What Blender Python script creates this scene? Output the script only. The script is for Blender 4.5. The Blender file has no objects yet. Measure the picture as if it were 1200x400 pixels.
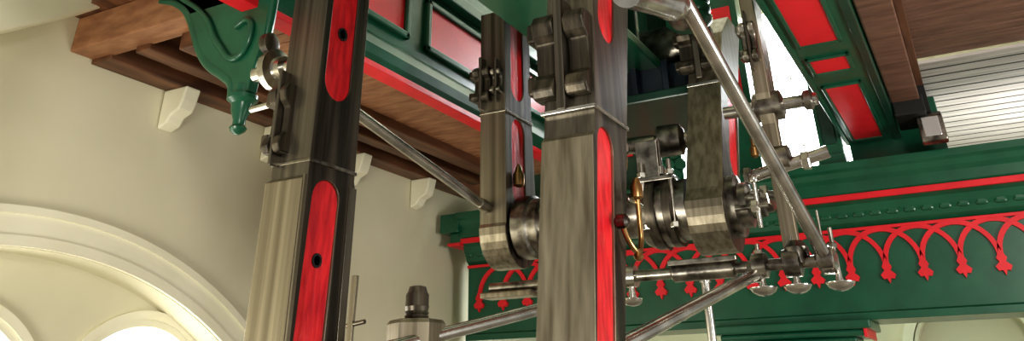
import bpy, bmesh, math
from mathutils import Vector, Matrix
pi=math.pi
S=bpy.context.scene
COL=bpy.context.collection
# ---------------------------------------------------------------- camera
f=924.0; th=math.radians(29.4); al=math.radians(28.1); r=math.radians(0.9)
H=Vector((-math.sin(al),math.cos(al),0)); R0=Vector((math.cos(al),math.sin(al),0)); Zv=Vector((0,0,1))
F=H*math.cos(th)+Zv*math.sin(th); U0=-H*math.sin(th)+Zv*math.cos(th)
R=R0*math.cos(r)-U0*math.sin(r); U=R0*math.sin(r)+U0*math.cos(r)
cd=bpy.data.cameras.new('camera'); cam=bpy.data.objects.new('camera',cd); COL.objects.link(cam); S.camera=cam
cd.sensor_width=36; cd.lens=f/1200*36; cd.shift_y=-250/1200; cd.clip_start=.05
m=Matrix((R,U,-F)).transposed().to_4x4(); m.translation=Vector((0,0,1.6)); cam.matrix_world=m
try:
    S.view_settings.view_transform='Standard'
    S.view_settings.look='Medium High Contrast'
except Exception: pass

# ---------------------------------------------------------------- materials
def mat(name,base,rough=.5,metal=0.,var=None,scale=(3,3,3),detail=4,lo=.35,hi=.65,bump=0.,coat=0.):
    M=bpy.data.materials.new(name); M.use_nodes=True
    nt=M.node_tree; b=nt.nodes['Principled BSDF']
    b.inputs['Base Color'].default_value=(*base,1); b.inputs['Roughness'].default_value=rough; b.inputs['Metallic'].default_value=metal
    if coat: b.inputs['Coat Weight'].default_value=coat; b.inputs['Coat Roughness'].default_value=.12
    tc=nt.nodes.new('ShaderNodeTexCoord'); mp=nt.nodes.new('ShaderNodeMapping'); mp.inputs['Scale'].default_value=scale
    nt.links.new(tc.outputs['Object'],mp.inputs['Vector'])
    nz=nt.nodes.new('ShaderNodeTexNoise'); nz.inputs['Detail'].default_value=detail; nz.inputs['Scale'].default_value=1
    nt.links.new(mp.outputs[0],nz.inputs['Vector'])
    if var is not None:
        cr=nt.nodes.new('ShaderNodeValToRGB'); cr.color_ramp.elements[0].position=lo; cr.color_ramp.elements[1].position=hi
        cr.color_ramp.elements[0].color=(*base,1); cr.color_ramp.elements[1].color=(*var,1)
        nt.links.new(nz.outputs['Fac'],cr.inputs[0]); nt.links.new(cr.outputs[0],b.inputs['Base Color'])
    if bump:
        bp=nt.nodes.new('ShaderNodeBump'); bp.inputs['Strength'].default_value=bump; bp.inputs['Distance'].default_value=.02
        nt.links.new(nz.outputs['Fac'],bp.inputs['Height']); nt.links.new(bp.outputs[0],b.inputs['Normal'])
    return M
def emis(name,col,s):
    M=bpy.data.materials.new(name); M.use_nodes=True; b=M.node_tree.nodes['Principled BSDF']
    b.inputs['Base Color'].default_value=(*col,1); b.inputs['Emission Color'].default_value=(*col,1); b.inputs['Emission Strength'].default_value=s
    return M
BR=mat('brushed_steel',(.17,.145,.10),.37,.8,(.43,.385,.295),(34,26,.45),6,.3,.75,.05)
BU=mat('dark_brushed_steel',(.075,.065,.052),.34,.8,(.25,.225,.18),(34,26,.5),6,.3,.75,.05)  # darker version of the brushed steel
DK=mat('dark_steel',(.028,.024,.018),.34,.6,(.18,.15,.11),(30,22,.9),6,.36,.8,.06)  # darkest steel, for link cheeks and gibs
ST=mat('polished_steel',(.42,.41,.38),.22,1,(.68,.66,.61),(9,9,9),4,bump=.03)
ST2=mat('worn_steel',(.10,.09,.08),.29,1,(.48,.45,.39),(14,14,14),5,.35,.7,.1)
GR=mat('green_paint',(.007,.078,.040),.30,0,(.012,.108,.056),(5,5,5),3,.3,.7,.05,.2)
DG=mat('dark_green_paint',(.004,.034,.021),.3,0,(.008,.054,.033),(5,5,5),3,.3,.7,.05,.25)
BL=mat('blue_black_paint',(.005,.010,.022),.3,0,(.008,.016,.030),(5,5,5))
RD=mat('red_paint',(.66,.010,.022),.40,0,(.78,.018,.03),(6,6,6),3,.3,.7,.03)
RW=mat('worn_red_paint',(.50,.008,.02),.34,0,(.82,.025,.035),(30,30,7),6,.35,.65,.25,.12)
CW=mat('cream_plaster',(.64,.605,.44),.8,0,(.70,.665,.50),(1.5,1.5,1.5),5,.3,.7,.06)
CL=mat('pale_cream_moulding',(.80,.77,.59),.6,0,(.84,.81,.64),(3,3,3),3)
WD=mat('brown_timber',(.080,.033,.016),.5,0,(.20,.088,.042),(14,2,14),6,.35,.7,.1)
WO=mat('orange_timber',(.24,.105,.050),.55,0,(.40,.20,.10),(6,18,18),6,.35,.7,.1)
WR=mat('reddish_timber',(.12,.060,.040),.5,0,(.23,.12,.08),(3,20,20),6,.35,.7,.1)
SG=mat('grey_slat_wood',(.40,.365,.34),.45,0,(.60,.56,.53),(2,25,25),6,.35,.7,.1)
BS=mat('brass',(.50,.31,.13),.28,1,(.28,.16,.07),(9,9,9))
BK=mat('black_iron',(.012,.012,.012),.5,.2)
FL=mat('floor_stone',(.25,.22,.18),.7,0,(.33,.3,.25),(2,2,2))
WIN=emis('daylight_glass',(.93,.97,1),14.0)
WIN2=emis('warm_daylight_glass',(1,.98,.92),3.5)
GLS=mat('glass_lens',(.8,.8,.8),.08,.6)

# ---------------------------------------------------------------- helpers
def finish(name,bm,mats,smooth=False,bevel=0.):
    bmesh.ops.recalc_face_normals(bm,faces=bm.faces)
    me=bpy.data.meshes.new(name); bm.to_mesh(me); bm.free()
    o=bpy.data.objects.new(name,me); COL.objects.link(o)
    for mm in (mats if isinstance(mats,(list,tuple)) else [mats]): me.materials.append(mm)
    if smooth:
        for p in me.polygons: p.use_smooth=True
        md=o.modifiers.new('e','EDGE_SPLIT'); md.split_angle=math.radians(38)
    if bevel:
        b=o.modifiers.new('b','BEVEL'); b.width=bevel; b.segments=2; b.limit_method='ANGLE'; b.angle_limit=math.radians(35)
    return o
def add_box(bm,x0,x1,y0,y1,z0,z1):
    v=[bm.verts.new(c) for c in [(x0,y0,z0),(x1,y0,z0),(x1,y1,z0),(x0,y1,z0),(x0,y0,z1),(x1,y0,z1),(x1,y1,z1),(x0,y1,z1)]]
    for q in [(0,3,2,1),(4,5,6,7),(0,1,5,4),(1,2,6,5),(2,3,7,6),(3,0,4,7)]: bm.faces.new([v[i] for i in q])
def box(name,b,mt,bevel=.006):
    bm=bmesh.new(); add_box(bm,*b); return finish(name,bm,mt,False,bevel)
def boxes(name,bl,mt,bevel=.004):
    bm=bmesh.new()
    for b in bl: add_box(bm,*b)
    return finish(name,bm,mt,False,bevel)
def ext_into(bm,pts,axis,a0,a1):
    def P(p,a):
        if axis=='X': return (a,p[0],p[1])
        if axis=='Y': return (p[0],a,p[1])
        return (p[0],p[1],a)
    A=[bm.verts.new(P(p,a0)) for p in pts]; B=[bm.verts.new(P(p,a1)) for p in pts]
    n=len(pts)
    bm.faces.new(A); bm.faces.new(B[::-1])
    for i in range(n): bm.faces.new((A[i],B[i],B[(i+1)%n],A[(i+1)%n]))
def ext(name,pts,axis,a0,a1,mt,bevel=.004,smooth=False):
    bm=bmesh.new(); ext_into(bm,pts,axis,a0,a1); return finish(name,bm,mt,smooth,bevel)
def frame_axes(d):
    d=d.normalized(); up=Vector((0,0,1)) if abs(d.z)<.95 else Vector((1,0,0))
    a=d.cross(up).normalized(); b=d.cross(a).normalized(); return d,a,b
def lathe(name,prof,org,axis,mt,seg=32):
    """prof: list of (distance along axis, radius)"""
    d,a,b=frame_axes(Vector(axis)); o=Vector(org); bm=bmesh.new(); rings=[]
    for h,rr in prof:
        rings.append([bm.verts.new(o+d*h+(a*math.cos(2*pi*i/seg)+b*math.sin(2*pi*i/seg))*max(rr,.0005)) for i in range(seg)])
    for k in range(len(rings)-1):
        for i in range(seg): bm.faces.new((rings[k][i],rings[k][(i+1)%seg],rings[k+1][(i+1)%seg],rings[k+1][i]))
    bm.faces.new(rings[0]); bm.faces.new(rings[-1][::-1])
    return finish(name,bm,mt,seg>8)
def rod(name,p0,p1,rad,mt,seg=24,r2=None):
    p0=Vector(p0);p1=Vector(p1);L=(p1-p0).length
    return lathe(name,[(0,rad),(L,rad if r2 is None else r2)],p0,p1-p0,mt,seg)
def pipe(name,pts,rad,mt):
    cu=bpy.data.curves.new(name,'CURVE'); cu.dimensions='3D'; cu.bevel_depth=rad; cu.bevel_resolution=4
    s=cu.splines.new('BEZIER'); s.bezier_points.add(len(pts)-1)
    for q,p in zip(s.bezier_points,pts): q.co=p; q.handle_left_type=q.handle_right_type='AUTO'
    cu.materials.append(mt); o=bpy.data.objects.new(name,cu); COL.objects.link(o); cu.use_fill_caps=True; return o
def group(name,parts):
    e=bpy.data.objects.new(name,None); COL.objects.link(e); e.empty_display_size=.1
    for p in parts: p.parent=e
    return e
def stadium(y0,z0,y1,z1,w,n=12):
    """closed outline around the segment (y0,z0)-(y1,z1)"""
    a=math.atan2(z1-z0,y1-y0); pts=[]
    for i in range(n+1):
        t=a-pi/2+pi*i/n; pts.append((y1+w/2*math.cos(t),z1+w/2*math.sin(t)))
    for i in range(n+1):
        t=a+pi/2+pi*i/n; pts.append((y0+w/2*math.cos(t),z0+w/2*math.sin(t)))
    return pts
def cut(o,cutters):
    for c in cutters:
        md=o.modifiers.new('c','BOOLEAN'); md.object=c; md.operation='DIFFERENCE'; md.solver='EXACT'
    bpy.context.view_layer.update(); dg=bpy.context.evaluated_depsgraph_get()
    me=bpy.data.meshes.new_from_object(o.evaluated_get(dg)); o.modifiers.clear(); o.data=me
    for c in cutters: bpy.data.objects.remove(c,do_unlink=True)
def link_bar(prof,x0,x1,slots,holes=(),side=DK,front=BR,red=RW,upper=None,zsplit=9):
    """forged link: side profile (Y,Z) extruded across X, recessed red slots on its +X cheek"""
    parts=[]
    body=ext('bar',prof,'X',x0,x1,[front,side,upper or front],0)
    cs=[ext('c',stadium(*s),'X',x1-.014,x1+.05,RD,0) for s in slots]
    cut(body,cs)
    for p in body.data.polygons: p.material_index=1 if p.normal.x>.7 else (2 if p.center.z>zsplit else 0)  # side cheek gets a darker steel than the front
    b=body.modifiers.new('b','BEVEL'); b.width=.004; b.segments=2; b.limit_method='ANGLE'; b.angle_limit=math.radians(50)
    parts.append(body)
    for i,s in enumerate(slots):
        y0,z0,y1,z1,w=s; parts.append(ext('red_panel_%d'%i,stadium(y0,z0,y1,z1,w-.004),'X',x1-.03,x1-.009,red,0))
    for y,z,rr in holes:
        parts.append(lathe('hole_bush',[(0,rr*1.25),(.006,rr*1.25),(.006,rr*.85),(.001,rr*.8)],(x1-.010,y,z),(1,0,0),BK,20))
    return parts
def gib(x0,x1,yf,z0,z1,proud=.05,mt=DK,nose=.02):
    """gib-and-cotter clamp on the front (-Y) face of a link"""
    h=z1-z0; P=[(yf+.01,z0),(yf-proud,z0),(yf-proud-.02,z0+.10*h),(yf-proud-.005,z0+.22*h),(yf-proud*.45,z0+.30*h),(yf-proud*.4,z0+.5*h),
       (yf-proud*.45,z0+.66*h),(yf-proud,z0+.74*h),(yf-proud-.015,z0+.88*h),(yf-proud*.8,z1),(yf+.01,z1)]
    a=ext('gib',P,'X',x0,x0+(x1-x0)*.42,mt,.008)
    b=ext('gib_b',P,'X',x0+(x1-x0)*.60,x1,mt,.008)
    c=box('cotter',(x0+(x1-x0)*.43,x0+(x1-x0)*.59,yf-proud*1.1,yf+.02,z0-.05,z1+.06),BU,.004)
    n=box('gib_nose',(x0-nose,x0+.01,yf-proud*.8,yf+.05,z0+.08*h,z0+.3*h),mt,.01)
    n2=box('gib_nose_b',(x0-nose,x0+.01,yf-proud*.8,yf+.05,z0+.7*h,z0+.93*h),mt,.01)
    return [a,b,c,n,n2]
def hexnut(name,org,axis,rad,h,mt=ST2):
    return lathe(name,[(0,rad*.93),(h*.12,rad),(h*.88,rad),(h,rad*.9)],org,axis,mt,6)

# ---------------------------------------------------------------- room shell
floor=box('floor',(-4.9,3.2,-2,9.5,-.1,0),FL,0)
wall=ext('wall_left',[(-2,0),(9.5,0),(9.5,6.2),(-2,6.2)],'X',-4.9,-4.4,CW,0)
YC,ZC=2.75,-.21
def arcpts(yc,zc,rr,a0,a1,n): return [(yc+rr*math.cos(a0+(a1-a0)*i/n),zc+rr*math.sin(a0+(a1-a0)*i/n)) for i in range(n+1)]
cutter=ext('c',arcpts(YC,ZC,2.56,.08*pi,.92*pi,60),'X',-4.62,-4.2,CW,0)
small=[]
for yc in (1.3,2.5,3.7): small.append(ext('c',[(yc-.54,.9)]+arcpts(yc,1.50,.54,pi,0,28)+[(yc+.54,.9)],'X',-4.80,-4.5,CW,0))
cut(wall,[cutter]+small)
def ring(name,yc,zc,r0,r1,a0,a1,x0,x1,mt,n=60):
    return ext(name,arcpts(yc,zc,r1,a0,a1,n)+arcpts(yc,zc,r0,a1,a0,n),'X',x0,x1,mt,0,True)
rg=[ring('outer_roll',YC,ZC,2.73,2.77,.06*pi,.94*pi,-4.40,-4.37,CL),
    ring('middle_fillet',YC,ZC,2.62,2.73,.06*pi,.94*pi,-4.40,-4.385,CL),
    ring('inner_roll',YC,ZC,2.565,2.62,.06*pi,.94*pi,-4.40,-4.375,CL)]
group('trim_1',rg)
for i,yc in enumerate((1.3,2.5,3.7)):
    q=[ring('hood_mould',yc,1.50,.58,.63,0,pi,-4.62,-4.59,CL,36),ring('inner_mould',yc,1.50,.54,.58,0,pi,-4.62,-4.605,CL,36),
       ext('pane',[(yc-.53,.92)]+arcpts(yc,1.50,.53,pi,0,28)+[(yc+.53,.92)],'X',-4.70,-4.685,WIN2,0)]
    group('window_%d'%(i+1),q)
rib=[(1.2,2.55),(1.55,2.92),(1.9,3.22),(2.2,3.42),(2.5,3.63),(2.83,3.86),(3.2,4.05)]
ribo=[(3.2,4.35),(2.78,4.10),(2.42,3.88),(2.1,3.62),(1.8,3.40),(1.42,3.08),(1.05,2.7)]
ext('trim_2',rib+ribo,'X',-4.40,-4.15,CL,.02)
fw=ext('wall_far',[(-4.9,0),(3.2,0),(3.2,6.2),(-4.9,6.2)],'Y',9.3,9.5,CW,0)
cs=[box('c',(-2.35,-.75,9.2,9.6,3.3,5.75),CW,0)]
for xc in (-.1,1.15): cs.append(ext('c',[(xc-.5,.6)]+arcpts(xc,1.9,.5,pi,0,28)+[(xc+.5,.6)],'Y',9.2,9.42,CW,0))
cut(fw,cs)
w=[box('pane',(-2.4,-.7,9.42,9.44,3.25,5.8),WIN,0)]
w.append(boxes('glazing_bars',[(-2.35+.53*i-.008,-2.35+.53*i+.008,9.40,9.42,3.3,5.75) for i in range(1,3)]+[(-2.35,-.75,9.40,9.42,3.3+.8*i-.008,3.3+.8*i+.008) for i in range(1,3)],CL,0))
group('window_4',w)
for k,xc in enumerate((-.1,1.15)):
    def rgy(n,r0,r1,y0,y1): return ext(n,arcpts(xc,1.9,r1,0,pi,30)+arcpts(xc,1.9,r0,pi,0,30),'Y',y0,y1,CL,0,True)
    group('blind_arch' if k==0 else 'blind_arch.001',[rgy('hood',.55,.64,9.22,9.30),rgy('roll',.51,.54,9.25,9.30)])
box('ceiling',(-4.9,3.2,-2,9.5,6.2,6.3),CL,0)

# ---------------------------------------------------------------- timber gallery on the left
g=[]
g.append(box('wall_plate',(-4.40,-4.22,2.75,8.9,3.43,3.62),WD,.01))
g.append(box('end_joist',(-4.40,-3.02,2.60,2.78,3.46,3.68),WO,.01))
g.append(box('long_beam',(-3.62,-3.46,2.75,6.6,3.36,3.6),WD,.01))
g.append(box('inner_beam',(-4.0,-3.88,2.75,6.6,3.42,3.6),WD,.01))
g.append(boxes('joists',[(-4.3,-3.0,2.75+.42*i,2.87+.42*i,3.52,3.68) for i in range(1,10)],WD))
g.append(box('floor_boards',(-4.40,-2.98,2.5,6.7,3.68,3.72),WD,0))
g.append(boxes('soffit_boards',[(-3.46,-2.97,2.7+.10*i,2.7+.10*i+.09,3.43,3.455) for i in range(39)],WO,.003))
g.append(box('soffit_backing',(-3.46,-2.97,2.7,6.6,3.445,3.46),BK,0))
group('timber_gallery',g)
for y in (3.36,4.28,5.22,6.2):
    P=[(-4.395,3.17),(-4.32,3.20),(-4.29,3.25),(-4.22,3.28),(-4.20,3.34),(-4.18,3.43),(-4.395,3.43)]
    o=ext('stone_corbel',P,'Y',y-.06,y+.06,CL,.012)
g=[]
YE=6.55
g.append(box('fascia_plate',(-3.0,-2.92,1.4,YE,3.46,4.5),GR,.004))
g.append(ext('lower_cornice',[(-2.98,3.42),(-2.90,3.42),(-2.88,3.47),(-2.87,3.53),(-2.90,3.60),(-2.915,3.63),(-2.98,3.63)],'Y',1.4,YE,GR,.004))
g.append(box('upper_cornice',(-2.98,-2.84,1.4,YE,4.17,4.26),GR,.01))
g.append(box('red_stripe',(-2.99,-2.875,1.4,YE,3.385,3.425),RD,.004))
fr=[];pn=[]
for y0 in (1.8,3.0,4.2,5.4):
    y1=y0+.9
    pn.append((-2.93,-2.912,y0,y1,3.76,4.06))
    for (a,b_,c_,d_) in ((y0-.05,y1+.05,3.71,3.76),(y0-.05,y1+.05,4.06,4.11),(y0-.05,y0,3.71,4.11),(y1,y1+.05,3.71,4.11)):
        fr.append((-2.93,-2.885,a,b_,c_,d_))
g.append(boxes('panel_frames',fr,GR,.012)); g.append(boxes('red_panels',pn,RD,0))
group('green_gallery_fascia',g)
P=[(-3.67,3.62),(-3.52,3.56),(-3.41,3.47),(-3.33,3.34),(-3.27,3.24),(-3.18,3.14),(-3.06,3.06),(-2.99,3.00),(-2.97,2.93),(-2.85,2.93),(-2.84,3.05),(-2.80,3.2),(-2.79,3.42),(-2.79,3.62)]
g=[ext('web',P,'Y',2.60,2.66,GR,.006)]
arc=[(x,2.63,z) for x,z in P[:9]]
g.append(pipe('lower_flange',arc,.035,GR))
g.append(pipe('scroll_rib',[(-3.5,2.59,3.60),(-3.25,2.59,3.42),(-3.1,2.59,3.22),(-2.96,2.59,3.12),(-2.89,2.59,3.2),(-2.92,2.59,3.32),(-3.0,2.59,3.30)],.016,GR))
g.append(pipe('outer_flange',[(-2.81,2.63,3.62),(-2.81,2.63,3.3),(-2.85,2.63,3.08),(-2.88,2.63,2.96)],.03,GR))
g.append(lathe('pendant',[(0,.012),(.015,.035),(.03,.042),(.045,.03),(.07,.03),(.11,.045),(.15,.05),(.17,.075),(.19,.075),(.2,.05),(.24,.05)],(-2.91,2.63,2.73),(0,0,1),GR))
group('cast_iron_bracket',g)

# ---------------------------------------------------------------- front links
Lp=[(2.372,1.2),(2.372,2.385),(2.40,2.40),(2.40,3.7),(2.69,3.7),(2.69,2.43),(2.70,2.40),(2.70,1.2)]
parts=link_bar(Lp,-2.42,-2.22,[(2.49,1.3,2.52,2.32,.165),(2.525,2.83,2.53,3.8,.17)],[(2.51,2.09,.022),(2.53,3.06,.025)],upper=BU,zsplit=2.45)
parts+=gib(-2.44,-2.34,2.40,2.50,2.80,.05,DK,.03)
parts+=[box('strap_joint',(-2.425,-2.213,2.395,2.695,2.455,2.47),ST2,.003),
        box('strap_edge',(-2.222,-2.212,2.655,2.70,1.2,2.40),BU,.002),
        box('strap_lip',(-2.222,-2.212,2.375,2.395,1.2,2.40),BR,.002)]
parts+=[rod('crosshead_pin',(-2.75,2.54,2.97),(-2.40,2.54,2.97),.035,ST),
        lathe('pin_collar',[(0,.03),(.01,.095),(.05,.10),(.06,.06),(.1,.055)],(-2.66,2.54,2.97),(1,0,0),ST),
        lathe('pin_nut',[(0,.03),(.01,.05),(.05,.05),(.06,.03)],(-2.72,2.54,3.12),(1,0,0),DK),
        rod('nut_arm',(-2.69,2.54,2.97),(-2.69,2.54,3.12),.02,DK),
        rod('tie_pin',(-2.72,2.52,2.79),(-2.42,2.5,2.79),.016,ST)]
group('parallel_motion_link',parts)
yf=lambda z:2.40+.13*(z-1.75); yb=lambda z:2.64+.25*(z-1.75); ym=lambda z:2.475+.19*(z-1.75)
Pm=[(yf(1.2),1.2),(yf(2.40),2.40),(yf(2.42)+.02,2.42),(yf(3.7)+.01,3.7),(yb(3.7),3.7),(yb(2.5),2.5),(yb(1.2),1.2)]
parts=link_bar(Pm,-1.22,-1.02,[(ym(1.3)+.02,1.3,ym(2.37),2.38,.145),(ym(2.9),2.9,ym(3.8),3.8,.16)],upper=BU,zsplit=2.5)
parts+=gib(-1.25,-1.03,yf(2.75)+.02,2.56,2.90,.06,DK,.03)
parts+=[box('strap_joint',(-1.225,-1.012,yf(2.5)-.005,yb(2.5)+.004,2.50,2.515),ST,.003)]
parts+=[pipe('oil_pipe',[(-1.0,2.64,2.12),(-.985,2.67,2.06),(-.975,2.71,2.04),(-.975,2.745,2.07),(-.975,2.75,2.14),(-.975,2.75,2.24)],.010,BS),
        lathe('oil_cup',[(0,.008),(.01,.022),(.05,.023),(.06,.016),(.07,.015),(.08,.006)],(-.975,2.75,2.22),(0,0,1),BS),
        lathe('valve',[(0,.012),(.01,.024),(.04,.024),(.05,.012)],(-1.02,2.63,2.13),(1,0,0),ST2),
        lathe('cock_ball',[(0,.005),(.006,.014),(.015,.018),(.025,.014),(.03,.005)],(-.975,2.71,2.01),(0,0,1),BS),
        box('cock_lever',(-.985,-.977,2.67,2.82,2.205,2.217),ST,.003)]
group('parallel_motion_link.001',parts)

# ---------------------------------------------------------------- rear links
def hanger(pts_front,pts_back,cy,cz,rr):
    a=[(cy+rr*math.cos(t),cz+rr*math.sin(t)) for t in [pi+pi*i/16 for i in range(17)]]
    return list(reversed(pts_front))+a+pts_back
P=hanger([(3.93,2.46),(3.93,2.80),(3.93,3.2),(3.93,3.75)],[(4.31,2.46),(4.29,2.8),(4.27,3.2),(4.27,3.75)],4.12,2.44,.20)
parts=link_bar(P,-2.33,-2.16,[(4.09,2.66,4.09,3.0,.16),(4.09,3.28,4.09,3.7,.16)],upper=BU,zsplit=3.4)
parts+=gib(-2.36,-2.25,3.93,3.16,3.38,.05,DK,.03)
parts+=gib(-2.24,-2.17,3.93,3.20,3.36,.04,ST2,.0)
parts+=[lathe('oil_cup',[(0,.012),(.01,.032),(.07,.034),(.09,.022),(.11,.018),(.13,.006)],(-2.125,4.02,2.66),(0,0,1),BS),
        box('strap_joint',(-2.335,-2.155,3.925,4.28,3.09,3.105),ST,.003)]
group('rear_hanging_link',parts)
P=[(4.75,3.75),(4.50,3.55),(4.27,3.17),(3.98,2.52)]+[(4.12+.20*math.cos(t),2.42+.20*math.sin(t)) for t in [pi*.95+pi*1.0*i/16 for i in range(17)]]+[(4.34,2.55),(4.62,3.10),(4.90,3.55),(5.05,3.75)]
parts=link_bar(P,-1.15,-.96,[(4.30,2.70,4.49,3.10,.16)])
parts+=[box('strap_joint',(-1.155,-.955,4.26,4.64,3.15,3.17),ST,.003)]
parts+=gib(-1.18,-.97,4.30,3.24,3.5,.05,DK,.03)
group('rear_hanging_link.001',parts)

parts=[lathe('journal',[(0,.12),(.02,.12),(.02,.17),(.10,.17),(.11,.15),(.16,.15),(.17,.125),(.62,.125),(.63,.115),(.74,.115),(.75,.16),(.78,.175),(.92,.175),(.94,.15),(1.0,.15)],(-2.16,4.10,2.45),(1,0,0),ST2,40),
       lathe('end_boss',[(0,.15),(.04,.15),(.05,.11),(.09,.11),(.10,.07),(.16,.065),(.17,.05),(.20,.045)],(-.96,4.12,2.44),(1,0,0),ST2,32),
       lathe('left_boss',[(0,.09),(.03,.14),(.06,.15)],(-2.39,4.12,2.45),(1,0,0),ST2,32),
       lathe('clamp_ring',[(0,.185),(.05,.185)],(-1.36,4.10,2.45),(1,0,0),DK,40),
       lathe('clamp_ring_b',[(0,.18),(.04,.18)],(-1.27,4.10,2.45),(1,0,0),DK,40),
       lathe('bright_sleeve',[(0,.128),(.005,.133),(.18,.133),(.185,.128)],(-1.75,4.10,2.45),(1,0,0),ST,40)]
for i in range(6):
    t=i*pi/3; parts.append(hexnut('stud_nut_%d'%i,(-.955,4.12+.11*math.cos(t),2.44+.11*math.sin(t)),(1,0,0),.018,.03,ST))
parts+=[box('cap_bolt',(-1.40,-1.28,3.98,4.02,2.58,2.80),ST2,.004)]
for i,(bx,by) in enumerate(((-1.37,3.96),(-1.22,3.96),(-1.95,3.99),(-1.62,3.97))):
    parts.append(rod('cap_stud_%d'%i,(bx,by,2.36),(bx,by,2.68),.012,ST2,12))
    parts.append(hexnut('cap_nut_%d'%i,(bx,by,2.60),(0,0,1),.024,.028,ST))
    parts.append(hexnut('cap_nut_low_%d'%i,(bx,by,2.34),(0,0,1),.024,.028,ST))
parts+=[box('cap_lug',(-1.40,-1.20,3.94,4.00,2.575,2.60),ST2,.005),
        pipe('oil_feed',[(-1.45,3.97,2.75),(-1.45,3.95,2.66),(-1.48,3.95,2.60),(-1.50,3.98,2.56)],.008,BS),
        lathe('sight_feed',[(0,.01),(.01,.022),(.05,.022),(.06,.012),(.09,.010)],(-1.45,3.97,2.74),(0,0,1),ST)]
group('cross_shaft',parts)
parts=[rod('bar',(-1.85,4.05,2.82),(-1.14,4.22,2.84),.045,ST2),
       lathe('boss',[(0,.05),(.02,.085),(.14,.085),(.16,.05)],(-1.34,4.17,2.84),(1,.1,0),ST2),
       lathe('valve_stem',[(0,.016),(.05,.016),(.06,.03),(.1,.03),(.11,.018),(.25,.018)],(-1.29,4.02,2.56),(0,0,1),ST2)]
group('upper_motion_shaft',parts)

LX=-.035
parts=[ext('arm',[(3.98,3.75),(3.98,2.95),(4.02,2.80),(4.03,2.2),(4.07,2.2),(4.09,2.80),(4.16,2.95),(4.22,3.75)],'X',-.70+LX,-.625+LX,BR,.006),
       lathe('boss',[(0,.05),(.01,.075),(.14,.075),(.15,.05)],(-.73+LX,4.06,2.90),(1,0,0),ST2),
       rod('pin',(-.92,4.06,2.90),(-.45,4.06,2.90),.032,ST),
       lathe('pin_collar',[(0,.035),(.01,.05),(.04,.05),(.05,.035)],(-.52,4.06,2.90),(1,0,0),ST2),
       lathe('mid_boss',[(0,.04),(.01,.06),(.10,.06),(.11,.04)],(-.70+LX,4.05,2.63),(1,0,0),ST2),
       rod('stub_shaft',(-.86,4.05,2.55),(-.45,4.05,2.63),.03,ST),
       hexnut('nut',(-.80,4.05,2.46),(1,0,0),.05,.04,ST),
       rod('nut_bolt',(-.92,4.05,2.46),(-.70,4.05,2.46),.02,ST2),
       hexnut('nut_b',(-.58,4.05,2.60),(1,0,0),.045,.04,ST),
       hexnut('nut_c',(-.86,4.03,2.56),(1,0,0),.04,.035,ST2),
       hexnut('nut_d',(-.84,3.98,2.40),(1,0,0),.030,.035,ST),
       rod('nut_d_bolt',(-.92,3.98,2.40),(-.76,3.98,2.40),.012,ST2,12),
       rod('drop_pin',(-.81,3.98,2.30),(-.81,3.98,2.52),.012,ST,12),
       lathe('drop_pin_head',[(0,.008),(.006,.02),(.02,.024),(.035,.02),(.04,.008)],(-.81,3.98,2.51),(0,0,1),ST,16),
       lathe('side_oiler',[(0,.01),(.01,.02),(.05,.02),(.06,.012),(.10,.012)],(-.79,4.02,2.64),(0,0,1),BS),
       lathe('foot',[(0,.02),(.02,.05),(.09,.055),(.12,.03)],(-.66,3.93,2.10),(0,0,1),ST2)]
parts+=gib(-.72+LX,-.64+LX,3.98,3.12,3.34,.04,ST2,.02)
group('swing_lever',parts)

z=2.125; y=3.92
parts=[rod('shaft',(-2.25,y,z),(-.50,y,z),.026,ST2),
       lathe('sleeve',[(0,.03),(.01,.042),(.3,.042),(.31,.03)],(-1.25,y,z),(1,0,0),ST2),
       lathe('collar_a',[(0,.05),(.05,.05)],(-1.48,y,z),(1,0,0),ST),
       lathe('collar_b',[(0,.03),(.01,.055),(.07,.055),(.08,.03)],(-.87,y,z),(1,0,0),ST2),
       lathe('collar_c',[(0,.03),(.01,.06),(.08,.06),(.09,.03)],(-.73,y,z),(1,0,0),ST2),
       lathe('collar_d',[(0,.03),(.01,.06),(.07,.06),(.08,.03)],(-.57,y,z),(1,0,0),ST),
       box('pad',(-2.28,-1.98,y-.07,y+.05,2.07,2.10),BR,.008),
       box('lever_plate',(-1.25,-.92,y-.06,y-.03,2.15,2.175),ST2,.005)]
for i,x in enumerate((-.83,-.68,-.50)):
    parts.append(lathe('drip_cup_%d'%i,[(0,.004),(.006,.03),(.018,.05),(.035,.062),(.038,.062),(.038,.02),(.06,.014),(.13,.012)],(x,y,1.995),(0,0,1),ST,28))
    parts.append(rod('cup_stem_%d'%i,(x,y,2.1),(x,y,2.22+.02*i),.010,ST2))
    parts.append(hexnut('stem_nut_%d'%i,(x,y,2.175),(0,0,1),.02,.02,ST2))
parts.append(rod('gauge_pin',(-.54,y,2.15),(-.54,y,2.34),.006,ST2))
parts.append(lathe('drip_cup_left',[(0,.004),(.006,.03),(.018,.045),(.035,.05),(.04,.02),(.1,.012)],(-1.46,y,1.99),(0,0,1),ST,24))
group('rocking_shaft',parts)

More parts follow.
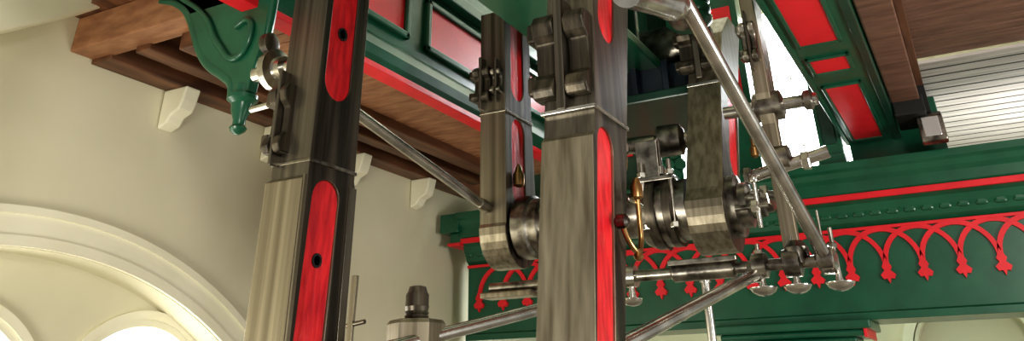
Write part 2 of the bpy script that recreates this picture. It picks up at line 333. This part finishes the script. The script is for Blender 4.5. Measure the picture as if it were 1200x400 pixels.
group('radius_rod',[rod('bar',(-2.28,2.68,2.77),(-2.28,3.95,2.54),.026,ST),lathe('ferrule',[(0,.03),(.04,.034),(.08,.034),(.1,.03)],(-2.28,3.84,2.56),(0,1,-.18),ST2)])
group('long_diagonal_rod',[rod('bar',(-.72,2.40,3.06),(-.54,3.87,2.15),.031,ST),
      lathe('eye',[(0,.03),(.01,.05),(.07,.05),(.08,.03)],(-.58,3.9,2.13),(1,0,0),ST2)])
group('steel_sleeve_tube',[lathe('tube',[(0,.055),(.42,.055),(.43,.062),(.52,.062),(.54,.05),(.58,.035)],(-.74,2.16,2.74),(.03,.95,.29),ST),
      lathe('ball_end',[(0,.01),(.02,.04),(.05,.055),(.08,.04),(.1,.01)],(-.73,2.70,2.87),(0,1,.3),ST2)])
group('lower_stay_rod',[rod('bar',(-.85,3.9,2.09),(-1.16,2.84,1.745),.027,ST),lathe('eye',[(0,.03),(.01,.045),(.06,.045),(.07,.03)],(-.89,3.92,2.10),(1,0,0),ST2)])
group('lower_stay_rod.001',[rod('bar',(-1.6,3.9,2.06),(-2.02,2.60,1.76),.026,ST),lathe('eye',[(0,.03),(.01,.045),(.06,.045),(.07,.03)],(-1.63,3.92,2.10),(1,0,0),ST2)])
group('vertical_guide_rod',[rod('bar',(-1.2,4.3,0),(-1.2,4.3,2.13),.022,ST),lathe('head',[(0,.03),(.04,.03)],(-1.2,4.3,2.12),(0,0,1),ST)])
thr=[(0,.05)]
for i in range(7): thr+=[(.012+.014*i,.050),(.019+.014*i,.045)]
thr+=[(.12,.05),(.125,.047),(.165,.047),(.175,.040),(.195,.034),(.20,.01)]
group('hex_nut_and_stud',[lathe('washer',[(0,.13),(.02,.13)],(-2.0,2.88,1.745),(0,0,1),ST2),
      hexnut('nut',(-2.0,2.88,1.765),(0,0,1),.118,.125,BR),hexnut('lock_nut',(-2.0,2.88,1.60),(0,0,1),.118,.13,BR),
      lathe('stud',thr,(-2.0,2.88,1.82),(0,0,1),BU),box('seat_block',(-2.12,-1.88,2.76,3.0,1.2,1.6),BU,.01)])
group('flat_gauge_bar',[ext('bar',[(-2.05,1.4),(-2.03,1.4),(-2.015,2.02),(-2.04,2.02)],'Y',2.50,2.515,BR,.002),
      rod('clip',(-2.05,2.51,1.85),(-1.97,2.51,1.86),.008,ST2)])

# ---------------------------------------------------------------- engine beam overhead
P=[(-1.88,3.40),(-1.38,3.40),(-1.38,3.47),(-1.55,3.50),(-1.58,3.56),(-1.58,4.4),(-1.40,4.44),(-1.40,4.5),(-1.86,4.5),(-1.86,4.44),(-1.68,4.4),(-1.68,3.56),(-1.71,3.50),(-1.88,3.47)]
parts=[ext('girder',P,'Y',2.1,6.3,GR,.01),
       box('saddle',(-1.95,-1.2,4.5,5.0,3.22,3.42),BL,.02),
       lathe('trunnion',[(0,.12),(.05,.16),(.85,.16),(.9,.12)],(-2.05,4.75,3.6),(1,0,0),ST2),
       boxes('stiffeners',[(-1.86,-1.40,2.6+.8*i,2.65+.8*i,3.46,4.44) for i in range(5)],DG,.006),
       box('saddle_flange',(-2.0,-1.15,4.4,5.1,3.16,3.22),DG,.01),
       boxes('saddle_ribs',[(-1.95+.2*i,-1.91+.2*i,4.44,4.5,3.22,3.42) for i in range(4)],BL,.006),
       lathe('fluted_boss',[(0,.10),(.03,.13),(.05,.13),(.06,.11),(.09,.13),(.11,.13),(.12,.11),(.15,.13),(.17,.13),(.2,.1)],(-1.05,4.1,3.44),(0,0,1),GR,32)]
group('engine_beam',parts)

# ---------------------------------------------------------------- far green entablature
X0,X1=-4.15,3.0
PR=[(6.76,2.08),(6.76,2.13),(6.80,2.14),(6.80,2.73),(6.76,2.76),(6.745,2.80),(6.72,2.83),(6.70,2.88),(6.66,2.90),(6.64,2.905),(6.64,2.94),(6.62,2.96),(6.62,3.03),(6.585,3.06),(6.57,3.10),(6.54,3.12),(6.54,3.17),(7.3,3.17),(7.3,2.08)]
parts=[ext('beam',PR,'X',X0,X1,GR,.003),box('return_end',(X0-.18,X0+.02,6.56,7.3,3.0,3.17),GR,.01),box('return_step',(X0-.10,X0+.02,6.62,7.3,2.90,3.0),GR,.01),
       box('red_return',(X0-.115,X0+.02,6.60,7.3,2.885,2.91),RD,.004),
       box('red_line',(X0-.02,X1,6.622,6.65,2.900,2.945),RD,.003),
       boxes('cove_leaves',[(X0+.12*i,X0+.12*i+.085,6.722,6.76,2.79,2.865) for i in range(59)],GR,.018)]
bm=bmesh.new(); sp=.25; n=27
for i in range(n):
    xc=X0+.13+sp*i
    if i<n-2:
        A=arcpts(xc+sp,2.45,.264,0,pi,20); B=arcpts(xc+sp,2.45,.230,pi,0,20); ext_into(bm,A+B,'Y',6.778-.006*(i%2),6.81)
    k=lambda pts:[(xc+a,b) for a,b in pts]
    ext_into(bm,k([(-.018,2.46),(-.034,2.43),(-.02,2.405),(-.052,2.375),(-.036,2.345),(-.014,2.35),(0,2.315),(.014,2.35),(.036,2.345),(.052,2.375),(.02,2.405),(.034,2.43),(.018,2.46),(0,2.50)]),'Y',6.77,6.81)
parts.append(finish('arcade_tracery',bm,RD))
parts.append(box('tracery_rail',(X0,X1,6.775,6.81,2.70,2.724),RD,.003))
group('green_entablature',parts)
parts=[box('abacus',(-1.85,-.70,6.62,7.25,2.02,2.08),GR,.012),box('echinus_a',(-1.80,-.75,6.67,7.2,1.975,2.02),GR,.015),box('echinus_b',(-1.73,-.82,6.72,7.15,1.93,1.975),GR,.015),
       lathe('shaft',[(0,.34),(.1,.28),(1.7,.24),(1.78,.30),(1.84,.30),(1.93,.36)],(-1.27,6.95,0),(0,0,1),GR,40),
       box('red_edge',(-.76,-.735,6.66,7.2,1.965,2.03),RD,.004)]
group('cast_iron_column',parts)
parts=[box('block',(-2.30,-1.92,6.62,6.95,3.17,3.75),GR,.01)]
for rr_ in range(4):
    for cc in range(4):
        parts.append(lathe('scale_%d_%d'%(rr_,cc),[(0,.045),(.012,.05),(.03,.05)],(-2.25+.09*cc+(.045 if rr_%2 else 0),6.60,3.26+.09*rr_),(0,1,0),GR,16))
parts.append(box('cap',(-2.34,-1.88,6.58,6.98,3.75,3.82),GR,.01))
group('scalloped_console',parts)

# ---------------------------------------------------------------- upper right green beam + pilaster
parts=[box('soffit',(-.62,-.20,2.0,6.9,3.39,3.8),GR,.008),
       box('soffit_edge_left',(-.62,-.585,2.0,6.9,3.375,3.40),GR,.006),box('soffit_edge_right',(-.25,-.20,2.0,6.9,3.375,3.40),DG,.006),
       box('bearing_pad',(-.60,.10,6.92,7.2,3.18,3.68),GR,.01)]
pn=[(2.2,4.56),(4.83,5.07),(5.38,6.75)]
parts.append(boxes('red_panels',[(-.535,-.33,a,b,3.380,3.395) for a,b in pn],RD,0))
fr=[]
for a,b in pn:
    fr+=[(-.56,-.535,a-.025,b+.025,3.372,3.395),(-.33,-.305,a-.025,b+.025,3.372,3.395),(-.56,-.305,a-.025,a,3.372,3.395),(-.56,-.305,b,b+.025,3.372,3.395)]
parts.append(boxes('panel_mouldings',fr,GR,.006))
group('green_soffit_beam',parts)
parts=[box('shaft',(-.80,-.63,6.68,6.9,3.18,4.6),GR,.01),box('base',(-.83,-.625,6.65,6.93,3.18,3.27),GR,.01),box('panel',(-.77,-.66,6.672,6.69,3.35,4.4),DG,.01)]
group('green_pilaster',parts)
parts=[box('shaft',(-1.66,-1.34,7.05,7.25,3.18,5.2),GR,.01),box('red_panel',(-1.60,-1.40,7.04,7.06,3.8,4.9),RD,.003),box('base',(-1.69,-1.31,7.02,7.28,3.18,3.3),GR,.01)]
group('green_pilaster.001',parts)
group('timber_trimmer_beam',[box('beam',(-.19,.0,2.0,6.62,3.46,3.75),WR,.01),box('ledger',(0,.05,2.0,6.62,3.62,3.72),WD,.005),box('shadow_block',(-.19,.02,6.2,6.62,3.36,3.5),BK,.01)])  # black block stands in for the shadow gap at the beam end
boxes('board_ceiling',[(-.19,3.2,2.0+.14*i,2.0+.14*i+.13,3.75,3.78) for i in range(30)],WR,.006)
group('slatted_ceiling',[boxes('slats',[(-.19,3.2,6.22+.17*i,6.22+.17*i+.145,3.72,3.745) for i in range(17)],SG,.003),
   boxes('gap_shade_strips',[(-.19,3.2,6.365+.17*i,6.39+.17*i,3.7205,3.745) for i in range(17)],BK,0)])  # black strips between the slats paint in the shade of the gaps
group('floodlight',[box('housing',(-.05,.10,6.35,6.50,3.22,3.38),BK,.02),ext('hood',[(6.30,3.18),(6.36,3.16),(6.36,3.40),(6.30,3.36)],'X',-.06,.11,ST2,.01),
      box('lens',(-.03,.08,6.29,6.302,3.21,3.35),GLS,.005),box('yoke',(.0,.05,6.4,6.45,3.36,3.72),BK,.004)])
parts=[box('girder',(-4.3,-1.75,7.6,7.75,3.2,4.6),DG,.01),boxes('red_panels',[(-4.1+.8*i,-3.5+.8*i,7.585,7.61,3.75,4.15) for i in range(3)],RD,0)]
group('distant_green_girder',parts)

# ---------------------------------------------------------------- light
W=bpy.data.worlds.new('world'); S.world=W; W.use_nodes=True
bg=W.node_tree.nodes['Background']; bg.inputs[0].default_value=(1,.96,.87,1); bg.inputs[1].default_value=.40
def area(name,loc,tgt,size,e,col=(1,1,1)):
    l=bpy.data.lights.new(name,'AREA'); l.energy=e; l.size=size; l.color=col; l.shape='SQUARE'
    o=bpy.data.objects.new(name,l); COL.objects.link(o); o.location=loc
    o.rotation_euler=(Vector(tgt)-Vector(loc)).to_track_quat('-Z','Y').to_euler(); return o
area('key_light',(1.8,-1.2,3.2),(-1.8,4,2.8),.9,82,(1,.95,.86))  # unseen key light added behind the camera
area('side_light',(2.8,3.5,1.6),(-2,4.5,2.8),1.2,115,(1,.98,.92))  # unseen area light from the right; no window is built there
area('far_window_light',(-1.6,9.1,4.8),(-1.5,4,2.6),1.4,220,(.9,.95,1))
area('wall_wash',(-3.1,-.3,.6),(-4.4,3.6,2.4),1.2,78,(1,.96,.84))
area('upper_deck_light',(1.2,7.6,2.6),(.8,7.4,3.7),1.0,50,(1,.98,.95))
